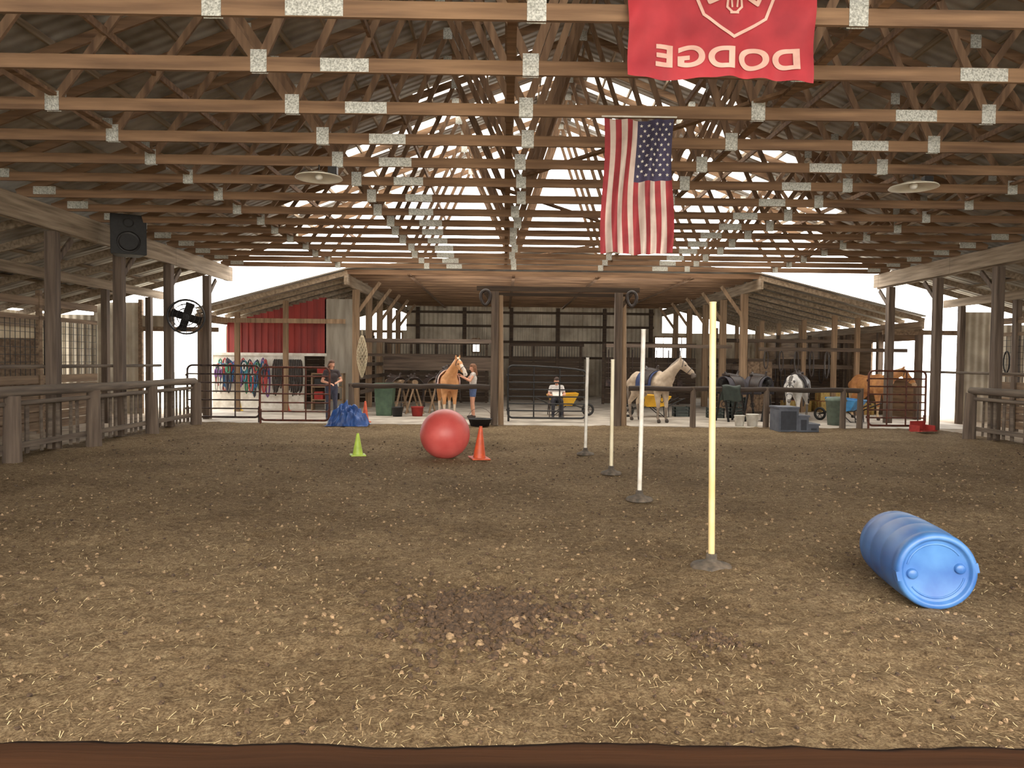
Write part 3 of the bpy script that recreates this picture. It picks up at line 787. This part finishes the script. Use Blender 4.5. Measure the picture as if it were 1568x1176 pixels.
# ---------------------------------------------------------------- flags
def usflag():
    e=empty('american_flag',(1.14,8.62,4.62))
    W,L=.81,1.57
    def wv(u,v):
        x=u*W+.018*math.sin(v*6+u*3)-.02*v; y=.035*math.sin(u*15+v*2.2)+.028*math.sin(u*31+v*5+1)*(.4+v)-.02*v
        z=-v*L-.035*math.sin(u*math.pi)*(1-v)+.012*math.sin(u*9)*v
        return (x,y,z)
    b=MB(); nu=13*6; nv=90
    vs=[wv(i/nu,j/nv) for j in range(nv+1) for i in range(nu+1)]; n=nu+1
    b.add(vs,[(j*n+i,j*n+i+1,(j+1)*n+i+1,(j+1)*n+i) for j in range(nv) for i in range(nu)],0,True)
    k=0
    for j in range(nv):
        for i in range(nu):
            st=i//6; c=1 if st%2==0 else 0
            if st>=6 and j<nv*.45: c=2
            b.m[k]=c; k+=1
    b.obj('cloth',[mat('flag_white',(200,182,172),(178,158,148),(5,5,5),.85),mat('flag_red',(150,46,52),(126,36,42),(5,5,5),.85),mat('flag_blue',(58,52,78),(44,40,62),(5,5,5),.85)],parent=e)
    b=MB()
    u0=6/13; 
    for r in range(9):
        cnt=6 if r%2==0 else 5
        for c in range(cnt):
            fu=(r+1)/10; fv=((c+.5 if cnt==6 else c+1)/6)
            cu=u0+(1-u0)*fu; cv=.45*fv
            vs=[]
            cx,cy,cz=wv(cu,cv)
            vs.append((cx,cy-.008,cz))
            for q in range(10):
                rr=.022 if q%2==0 else .009; a=math.pi/2+q*math.pi/5
                du=rr*math.cos(a)/W; dv=-rr*math.sin(a)/L
                p=wv(cu+du,cv+dv); vs.append((p[0],p[1]-.008,p[2]))
            b.add(vs,[(0,1+q,1+(q+1)%10) for q in range(10)],0)
    b.obj('stars',M_white,parent=e)
    b=MB(); b.cyl((-.03,0,.01),(W+.03,0,.01),.01); b.obj('header',M_white,parent=e)
usflag()
def banner():
    x0,x1,z0,z1=1.0,2.54,4.16,5.2; Y=6.17
    e=empty('red_banner_flag',(0,0,0))
    def wy(x,z):
        t=(z1-z); return Y+.02*math.sin(x*9+t*2)+.014*math.sin(x*21+t*4)*t+.03*math.exp(-((x-x0)/.14)**2)*math.sin(t*13+x*9)+.022*math.exp(-((x-x1)/.2)**2)*math.sin(t*11+1+x*7)+.012*math.exp(-((z-z0)/.12)**2)*math.sin(x*26)
    b=MB(); nu,nv=130,70
    vs=[]
    for j in range(nv+1):
        for i in range(nu+1):
            x=x0+(x1-x0)*i/nu; z=z0+(z1-z0)*j/nv
            zz=z-(.02*math.sin((x-x0)*5)+.025*(x-x0)/1.5)*(1-j/nv)
            vs.append((x,wy(x,z),zz))
    n=nu+1; b.add(vs,[(j*n+i,j*n+i+1,(j+1)*n+i+1,(j+1)*n+i) for j in range(nv) for i in range(nu)],0,True)
    b.obj('cloth',mat('banner_red',(178,44,54),(142,28,40),(2.5,2.5,2.5),.75),parent=e)
    mp=mat('banner_print',(218,178,164),(196,150,138),(5,5,5),.8)
    cu=D.curves.new('t','FONT'); cu.body='DODGE'; cu.size=.235; cu.offset=.008; cu.align_x='CENTER'; cu.space_character=1.12
    t=D.objects.new('t',cu); COL.objects.link(t); dg=bpy.context.evaluated_depsgraph_get(); dg.update()
    me=D.meshes.new_from_object(t.evaluated_get(dg)); D.objects.remove(t)
    bm=bmesh.new(); bm.from_mesh(me); bmesh.ops.triangulate(bm,faces=bm.faces); bmesh.ops.subdivide_edges(bm,edges=[x for x in bm.edges if x.calc_length()>.02],cuts=3)
    w=max(abs(v.co.x) for v in bm.verts)
    for v in bm.verts:
        x=1.83-v.co.x/w*.60; z=4.235+v.co.y-.02*(x-1.8); v.co=Vector((x,wy(x,z)-.012,z))
    bm.to_mesh(me); bm.free(); me.materials.clear(); me.materials.append(mp)
    o=D.objects.new('lettering',me); COL.objects.link(o); o.parent=e
    b=MB()
    def strip(pts,w):
        for i in range(len(pts)-1):
            a=Vector((pts[i][0],0,pts[i][1]));c=Vector((pts[i+1][0],0,pts[i+1][1])); N=6
            d=(c-a).normalized(); nn=Vector((-d.z,0,d.x))*w/2; vs=[]
            for k in range(N+1):
                p=a-d*w*.3+(c-a+d*w*.6)*k/N
                for q in(p+nn,p-nn): vs.append((q.x,wy(q.x,q.z)-.012,q.z))
            b.add(vs,[(2*k,2*k+1,2*k+3,2*k+2) for k in range(N)],0)
    cx=1.87
    strip([(cx-.3,5.1),(cx-.31,4.82),(cx-.25,4.66),(cx,4.48),(cx+.27,4.64),(cx+.33,4.8),(cx+.32,5.1),(cx-.3,5.1)],.024)
    for s_ in(-1,1):
        strip([(cx+s_*.02,4.68),(cx+s_*.06,4.72),(cx+s_*.05,4.82),(cx+s_*.10,4.92),(cx+s_*.05,5.0)],.018)
        strip([(cx+s_*.05,5.0),(cx+s_*.14,5.06),(cx+s_*.24,5.0),(cx+s_*.25,4.87),(cx+s_*.2,4.76),(cx+s_*.13,4.79),(cx+s_*.14,4.9)],.034)
        strip([(cx+s_*.02,4.72),(cx+s_*.025,4.78)],.014)
    strip([(cx-.03,4.675),(cx+.03,4.675)],.02)
    b.obj('emblem',mp,parent=e)
banner()

b=MB(); nx=160; rows=[]
for i in range(nx+1):
    x=-1.7+3.4*i/nx
    ye=1.0+.014*noise.noise(Vector((x*3,0,0)))+.03*max(0,noise.noise(Vector((x*7,4,0)))-.25)+.005*noise.noise(Vector((x*26,9,0)))
    zt=1.284+.006*noise.noise(Vector((x*6,3,1)))
    rows+=[(x,.5,1.19),(x,.5,zt),(x,ye-.03,zt),(x,ye,zt-.012),(x,ye-.005,zt-.06),(x,ye-.03,1.19)]
b.add(rows,[(i*6+k,i*6+(k+1)%6,(i+1)*6+(k+1)%6,(i+1)*6+k) for i in range(nx) for k in range(6)],0,True)
z=.05
while z<1.1: b.bb(-1.7,1.7,.62,.66,z,z+.2,0); z+=.22
for x in(-1.65,0,1.65): b.bb(x-.07,x+.07,.66,.8,0,1.2,0)
M_led=wood('ledge_wood',(52,32,20),(24,15,10),'X',18); M_led.node_tree.nodes['Principled BSDF'].inputs['Specular IOR Level'].default_value=.05
b.obj('viewing_ledge',M_led)

# ---------------------------------------------------------------- saddles
def saddle(parent,z,mleather,mpad,pad=True):
    if pad:
        b=MB(); nu,nv=10,28; vs=[]
        for i in range(nu+1):
            x=-.32+.64*i/nu
            for j in range(nv+1):
                a=math.radians(-100+200*j/nv); vs.append((x,.335*math.sin(a),z-.33+.37*math.cos(a)-(.1 if abs(a)>1.6 else 0)))
        n=nv+1; b.add(vs,[(i*n+j,i*n+j+1,(i+1)*n+j+1,(i+1)*n+j) for i in range(nu) for j in range(nv)],0,True)
        o=b.obj('saddle_pad',mpad,parent=parent); s=o.modifiers.new('s','SOLIDIFY'); s.thickness=.02
    b=MB(); nu,nv=8,24; vs=[]
    for i in range(nu+1):
        t=i/nu
        for j in range(nv+1):
            a=math.radians(-95+190*j/nv); w=.24-.07*abs(math.sin(a)); x=.05+(t-.5)*2*w
            vs.append((x,.35*math.sin(a),z-.32+.385*math.cos(a)))
    n=nv+1; b.add(vs,[(i*n+j,i*n+j+1,(i+1)*n+j+1,(i+1)*n+j) for i in range(nu) for j in range(nv)],0,True)
    o=b.obj('saddle_skirt',mleather,parent=parent); s=o.modifiers.new('s','SOLIDIFY'); s.thickness=.02
    blob('saddle_seat',[((-.2,-.12,z+.1),.05,(-.2,.12,z+.1),.05,0),((-.2,0,z+.12),.05,(-.24,0,z+.18),.03,0),((-.1,0,z+.05),.11,(.15,0,z+.05),.08,0),((.2,-.1,z+.05),.05,(.2,.1,z+.05),.05,0),((.22,0,z+.08),.05,(.26,0,z+.2),.025,0),((.26,0,z+.2),.035,(.27,0,z+.2),.035,0)],.018,[mleather],parent,2)
    b=MB()
    for s_ in(-1,1):
        y=s_*.37; b.beam((.05,y,z-.25),(.05,y+s_*.02,z-.72),.02,.06,0,(1,0,0))
        b.tube([(.05+.07*math.cos(t),y+s_*.02,z-.82+.08*math.sin(t)) for t in[2*math.pi*i/16 for i in range(16)]],.014,6,0,True)
    b.obj('stirrups',mleather,parent=parent)

def horse(name,loc,rz,coat,coat2,mane,leg,muzzle,hyaw=0,hpitch=0,scale=1.0,sad=None,pad=None,white_face=False,neck_up=0):
    e=empty(name,loc,(0,0,rz)); e.scale=(scale,)*3
    mats=[mat(name+'_coat',coat,coat2,(5,5,5),.7,0,.05),mat(name+'_mane',mane,None,(25,25,5),.8),mat(name+'_hoof',(66,56,48),None),mat(name+'_leg',leg,None,(6,6,6),.75),mat(name+'_muzzle',muzzle,None,(8,8,8),.7)]
    C=[]
    def c(p0,r0,p1,r1,m=0): C.append((p0,r0,p1,r1,m))
    c((.45,0,1.17),.27,(.0,0,1.12),.295); c((0,0,1.12),.295,(-.42,0,1.17),.255); c((-.42,0,1.18),.255,(-.62,0,1.22),.25)
    c((.33,0,1.40),.13,(-.3,0,1.34),.12); c((-.3,0,1.34),.12,(-.62,0,1.36),.14)
    for s in(-1,1):
        c((-.55,s*.1,1.22),.2,(-.76,s*.09,1.12),.18)
        c((.5,s*.1,1.1),.2,(.42,s*.13,.95),.14)
        c((.42,s*.155,.93),.12,(.46,s*.16,.56),.062); c((.46,s*.16,.56),.062,(.47,s*.16,.48),.06); c((.47,s*.16,.48),.05,(.45,s*.16,.18),.036,3); c((.45,s*.16,.18),.045,(.455,s*.16,.15),.043,3); c((.455,s*.16,.15),.04,(.50,s*.16,.07),.045,3); c((.50,s*.16,.06),.058,(.505,s*.16,.045),.062,2)
        c((-.62,s*.12,1.05),.19,(-.5,s*.16,.86),.13); c((-.5,s*.16,.86),.13,(-.76,s*.16,.58),.062); c((-.79,s*.16,.60),.045,(-.77,s*.16,.5),.055); c((-.77,s*.16,.5),.052,(-.74,s*.16,.18),.038,3); c((-.74,s*.16,.18),.046,(-.73,s*.16,.15),.044,3); c((-.73,s*.16,.15),.042,(-.68,s*.16,.07),.046,3); c((-.68,s*.16,.06),.058,(-.675,s*.16,.045),.062,2)
    c((-.86,0,1.32),.06,(-.97,0,1.18),.05,1); c((-.97,0,1.18),.055,(-1.0,0,.85),.07,1); c((-1.0,0,.85),.07,(-.98,0,.42),.03,1)
    base=Vector((.5,0,1.28))
    pol=Vector((1.0,0,1.78))
    def H(p,f=1.0): 
        p=Vector(p)
        Rf=Matrix.Rotation(hyaw*f,3,'Z')@Matrix.Rotation(hpitch*f,3,'Y')
        return tuple(base+Rf@(p-base))
    def Hd(p):
        p=Vector(p); P=Vector(H(pol)); return tuple(P+(Matrix.Rotation(hyaw*1.5,3,'Z')@Matrix.Rotation(hpitch*.35,3,'Y'))@(p-pol))
    c((.5,0,1.25),.23,H((.68,0,1.42),.5),.18); c(H((.68,0,1.42),.5),.18,H((.86,0,1.62),.85),.13); c(H((.86,0,1.62),.85),.13,H((.99,0,1.77)),.095)
    c((.6,0,1.12),.17,H((.72,0,1.32),.5),.14)
    c(Hd((1.0,0,1.78)),.095,Hd((1.1,0,1.70)),.1); c(Hd((1.08,0,1.66)),.105,Hd((1.26,0,1.50)),.072,0); c(Hd((1.08,0,1.72)),.075,Hd((1.34,0,1.50)),.055,4 if white_face else 0)
    c(Hd((1.34,0,1.45)),.06,Hd((1.39,0,1.40)),.062,4); c(Hd((1.36,0,1.38)),.045,Hd((1.33,0,1.36)),.04,4)
    for s in(-1,1):
        c(Hd((.98,s*.055,1.85)),.034,Hd((1.0,s*.075,1.93)),.028); c(Hd((1.0,s*.075,1.93)),.028,Hd((1.01,s*.07,1.99)),.01)
    c(H((.58,0,1.46),.2),.06,H((.76,0,1.68),.7),.055,1); c(H((.76,0,1.68),.7),.055,H((.95,0,1.87)),.045,1)
    c(H((.62,.09,1.40),.3),.05,H((.86,.08,1.70),.9),.05,1); c(Hd((1.0,0,1.88)),.035,Hd((1.11,0,1.80)),.03,1)
    blob('body',C,.021,mats,e,4)
    b=MB()
    for s in(-1,1): b.sph(Hd((1.13,s*.088,1.70)),.022,0)
    for s in(-1,1): b.sph(Hd((1.42,s*.035,1.42)),.013,0)
    b.obj('eyes_nostrils',M_black,parent=e)
    b=MB()
    def loop(p,d,r,ry):
        p=Vector(p);d=Vector(d).normalized(); y=Vector((0,1,0)); u=d.cross(y)
        b.tube([Hd(tuple(p+y*ry*math.cos(t)+u*r*math.sin(t))) for t in[2*math.pi*i/20 for i in range(20)]],.009,6,0,True)
    loop((1.25,0,1.55),(1,0,-.85),.105,.085); loop((1.05,0,1.73),(1,0,-.2),.13,.108)
    b.obj('halter',hm[4],parent=e)
    if sad: saddle(e,1.47,sad,pad)
    return e
mp_pink=mat('pad_pink_white',(226,180,180),(240,225,220),(9,9,9),.85); mp_blue=mat('pad_navy',(50,66,110),(36,46,84),(9,9,9),.85); mp_dk=mat('pad_dark',(60,56,64),None)
horse('palomino_horse',(-1.72,23.0,.01),math.radians(-78),(212,152,100),(184,124,76),(236,218,190),(228,208,184),(228,212,198),.35,0,.98,M_leather,mp_pink,True)
horse('grey_horse',(4.45,22.1,.01),math.radians(-58),(196,176,152),(158,138,118),(134,120,108),(132,116,102),(110,98,90),.55,0,1.0,M_leather,mp_blue)
horse('dapple_grey_horse',(9.35,23.4,.01),math.radians(-125),(222,218,212),(184,180,176),(90,84,80),(120,112,106),(110,104,100),.1,.95,.95,M_leather,mp_dk)
horse('chestnut_horse',(12.0,23.9,.01),math.radians(-75),(206,144,86),(170,110,64),(220,184,134),(214,184,144),(204,166,126),.4,.3,.97)

for i,(x,y) in enumerate(((-3.0,24.6),(-2.4,25.1),(-3.6,24.7))):
    e=empty('saddle_on_rack',(x,y,.01),(0,0,math.radians(-70+15*i)))
    saddle(e,1.12,M_leather,mp_dk,False)
    b=MB(); b.cyl((-.4,0,1.03),(.4,0,1.03),.09)
    for s in(-1,1):
        for xx in(-.32,.32): b.beam((xx,0,1.0),(xx,s*.3,0),.05,.05)
        b.beam((-.32,s*.2,.35),(.32,s*.2,.35),.04,.04)
    b.obj('rack',M_postL,parent=e)
for x,yy,r in((7.0,22.6,.4),(7.95,22.9,-.9)):
    e=empty('saddle_on_rack',(x,yy,.01),(0,0,r)); saddle(e,1.32,M_leather,mp_dk,True)
    b=MB(); b.cyl((-.4,0,1.2),(.4,0,1.2),.09)
    for s in(-1,1):
        for xx in(-.32,.32): b.beam((xx,0,1.2),(xx,s*.3,0),.05,.05)
    b.obj('rack',M_blackm,parent=e)

# ---------------------------------------------------------------- people
SK=mat('skin',(214,158,130),(196,138,112),(8,8,8),.6)
def person(name,loc,rz,J,cs,long_hair=True,bare_leg=False,bare_arm=.5,hyaw=0,hpitch=0):
    e=empty(name,loc,(0,0,rz))
    mats=[SK,mat(name+'_shirt',cs[0],None,(14,14,14),.85),mat(name+'_trousers',cs[1],None,(14,14,14),.85),mat(name+'_shoes',cs[2],None),mat(name+'_hair',cs[3],None,(30,30,6),.7)]
    C=[]
    def c(p0,r0,p1,r1,m=0): C.append((tuple(p0),r0,tuple(p1),r1,m))
    V=lambda k:Vector(J[k])
    pel,ch,nk=V('pelvis'),V('chest'),V('neck'); sx=Vector((1,0,0))
    wa=pel.lerp(ch,.45)
    c(pel-sx*.07,.115,pel+sx*.07,.115,2); c(pel+(wa-pel)*.4-sx*.06,.105,pel+(wa-pel)*.4+sx*.06,.105,2)
    c(wa-sx*.05,.1,wa+sx*.05,.1,1); c(wa-sx*.05,.1,ch-sx*.075,.115,1); c(wa+sx*.05,.1,ch+sx*.075,.115,1); c(ch-sx*.075,.115,ch+sx*.075,.115,1)
    nb=nk-Vector((0,0,.05))
    c(V('shL')*.85+nb*.15,.06,nb,.075,1); c(V('shR')*.85+nb*.15,.06,nb,.075,1); c(ch,.11,nb,.08,1)
    hd=V('head'); c(nk-Vector((0,0,.03)),.052,hd-Vector((0,0,.06)),.05,0)
    for S in'LR':
        s=1 if S=='L' else -1
        sh,el,wr=V('sh'+S),V('el'+S),V('wr'+S)
        mid=sh.lerp(el,max(.05,min(.95,bare_arm)))
        c(sh,.058,mid,.054,1)
        c(mid,.044,el,.038,0 if bare_arm<.95 else 1); c(el,.04,wr,.026,0)
        d=(wr-el).normalized(); acr=d.cross(Vector((0,0,1)));
        if acr.length<.2: acr=Vector((0,1,0))
        acr.normalize(); nrm=acr.cross(d)
        kn=wr+d*.085
        for q in(-1.5,-.5,.5,1.5): c(wr+acr*q*.008,.016,kn+acr*q*.018,.012,0)
        for q,L in((-1.5,.06),(-.5,.075),(.5,.08),(1.5,.07)):
            p0=kn+acr*q*.0205; p1=p0+d*L*.5-nrm*.008; p2=p1+d*L*.4-nrm*L*.35
            c(p0,.0085,p1,.008,0); c(p1,.008,p2,.007,0)
        p0=wr+d*.025+acr*.02; p1=p0+d*.03+acr*.03-nrm*.01; c(p0,.012,p1,.01,0); c(p1,.01,p1+d*.03+acr*.005,.008,0)
        hp,k,an,to=V('hip'+S),V('kn'+S),V('an'+S),V('toe'+S)
        if bare_leg:
            m1=hp.lerp(k,.4); c(hp,.1,m1,.09,2); c(m1,.078,k,.055,0); c(k,.055,k.lerp(an,.35),.057,0); c(k.lerp(an,.35),.055,an,.036,0)
        else:
            c(hp,.1,k,.062,2); c(k,.062,k.lerp(an,.35),.06,2); c(k.lerp(an,.35),.06,an,.046,2)
        c(an+Vector((0,0,-.02)),.045,to,.036,3); c(an-Vector((0,0,.035)),.04,an-Vector((0,0,.035))+(an-to).normalized()*.03,.035,3)
    RH=Matrix.Rotation(hyaw,3,'Z')@Matrix.Rotation(hpitch,3,'X')
    F=lambda x,y,z: hd+RH@Vector((x,y,z))
    c(F(0,.01,.035),.085,F(0,-.01,.02),.083,0); c(F(0,-.02,.0),.072,F(0,-.035,-.055),.045,0)
    c(F(0,-.09,.0),.009,F(0,-.102,-.022),.014,0)
    for s in(-1,1): c(F(s*.083,0,-.002),.014,F(s*.085,.004,-.03),.01,0); c(F(s*.03,-.07,-.01),.022,F(s*.03,-.07,-.02),.02,0)
    c(F(0,.03,.05),.09,F(0,.0,.06),.085,4); c(F(0,.045,.03),.085,F(0,.05,-.03),.075,4)
    if long_hair:
        for s in(-1,0,1): c(F(s*.05,.06,-.02),.05,F(s*.06,.085,-.2),.035,4)
        for s in(-1,1): c(F(s*.078,.01,.03),.025,F(s*.085,.03,-.12),.022,4)
    blob('body',C,.008,mats,e,3)
    b=MB()
    for s in(-1,1): b.sph(F(s*.031,-.083,.005),.011,0,(1,.6,.8),10,6)
    b.obj('eyes',M_black,parent=e)
    b=MB(); b.sph(F(0,-.083,-.052),.02,0,(1,.35,.3),12,6); b.obj('mouth',mat(name+'_lips',(160,80,76),None),parent=e)
    return e
def stand(h=1.68):
    k=h/1.68
    J=dict(pelvis=(0,0,.93),chest=(0,0,1.24),neck=(0,.01,1.42),head=(0,-.01,1.56),
      shL=(.165,.0,1.37),shR=(-.165,0,1.37),elL=(.21,.03,1.10),elR=(-.21,.03,1.10),wrL=(.21,-.05,.87),wrR=(-.21,-.05,.87),
      hipL=(.085,0,.88),hipR=(-.085,0,.88),knL=(.1,-.02,.49),knR=(-.1,-.01,.49),anL=(.11,.02,.09),anR=(-.11,.02,.09),toeL=(.13,-.13,.04),toeR=(-.13,-.13,.04))
    return {a:tuple(v*k for v in b) for a,b in J.items()}
J=stand(1.66); J.update(elL=(.25,-.12,1.16),wrL=(.16,-.34,1.26),elR=(-.25,-.14,1.18),wrR=(-.14,-.36,1.32))
person('standing_girl',(-.92,22.7,.01),math.radians(-80),J,((214,206,200),(84,104,150),(60,50,46),(120,78,50)),True,True,.15,0,.15)
J=stand(1.74); J.update(elL=(.27,-.05,1.16),wrL=(.12,-.26,1.12),elR=(-.27,-.02,1.14),wrR=(-.1,-.26,1.08))
person('standing_woman',(-4.95,21.4,.01),math.radians(25),J,((60,50,52),(60,62,80),(50,40,36),(92,58,40)),True,False,.5,.3,.1)
J=dict(pelvis=(0,.0,.56),chest=(0,-.03,.86),neck=(0,-.04,1.03),head=(0,-.08,1.15),shL=(.17,-.03,.98),shR=(-.17,-.03,.98),elL=(.25,-.1,.74),elR=(-.25,-.1,.74),wrL=(.09,-.3,.72),wrR=(-.09,-.3,.72),
   hipL=(.09,-.02,.55),hipR=(-.09,-.02,.55),knL=(.13,-.43,.55),knR=(-.13,-.43,.55),anL=(.13,-.42,.1),anR=(-.13,-.42,.1),toeL=(.15,-.57,.05),toeR=(-.15,-.57,.05))
person('seated_man',(1.68,23.15,.01),0,J,((224,218,216),(40,40,50),(34,32,34),(70,50,40)),False,False,.55,0,.25)
e=empty('folding_chair',(1.68,23.2,.01)); b=MB()
b.box((0,-.02,.43),(.44,.42,.03)); b.box((0,.2,.75),(.44,.03,.28),0,Matrix.Rotation(-.12,3,'X'))
b.obj('seat_and_back',M_black,parent=e,bevel=.01); b=MB()
for s in(-1,1):
    b.tube([(s*.22,-.24,.015),(s*.22,.17,.5),(s*.22,.24,.92)],.013); b.tube([(s*.2,.24,.015),(s*.2,-.2,.42)],.013)
b.obj('frame',M_steel,parent=e)
b=MB(); b.box((0,0,0),(.3,.22,.012),0,Matrix.Rotation(.5,3,'X')); b.obj('clipboard',M_white,(1.68,22.78,.78))
b=MB()
for i in range(7):
    x=4.4+i*.5; b.cyl((x,30.85,1.0),(x,30.85,2.3),.02,n=6); b.box((x,30.85,.9),(.22,.03,.28))
b.obj('stable_tools',M_steel)

# ---------------------------------------------------------------- lights
w=D.worlds.new('World'); bpy.context.scene.world=w; w.use_nodes=True
bg=w.node_tree.nodes['Background']; bg.inputs[0].default_value=(1.0,.96,.90,1); bg.inputs[1].default_value=8.5
def area(name,loc,tgt,sx,sy,e,c,spread=180):
    l=D.lights.new(name,'AREA'); l.shape='RECTANGLE'; l.size=sx; l.size_y=sy; l.energy=e; l.color=c; l.spread=math.radians(spread)
    o=D.objects.new(name,l); COL.objects.link(o); o.location=loc
    o.rotation_euler=(Vector(tgt)-Vector(loc)).to_track_quat('-Z','Y').to_euler(); return o
area('front_opening_light',(0.5,-1.4,3.3),(0.5,3.4,0.0),9,2.0,230,(1,.80,.50),105)
area('back_fill_light',(1.6,23.8,3.9),(1.6,33,1.0),10,.8,170,(1,.95,.88))  # added fill to brighten the far section, not an actual opening

# ---------------------------------------------------------------- camera
cd=D.cameras.new('cam'); cd.lens=26.0; cd.sensor_width=36; cd.clip_end=300
cam=D.objects.new('camera',cd); COL.objects.link(cam)
M=Matrix.Rotation(math.radians(-.7),4,'Z')@Matrix.Rotation(math.radians(90-1.82),4,'X')@Matrix.Rotation(math.radians(.6),4,'Z')
M.translation=Vector((0,0,1.8)); cam.matrix_world=M
bpy.context.scene.camera=cam
vs=bpy.context.scene.view_settings; vs.view_transform='Standard'; vs.exposure=0.0; vs.gamma=1.08
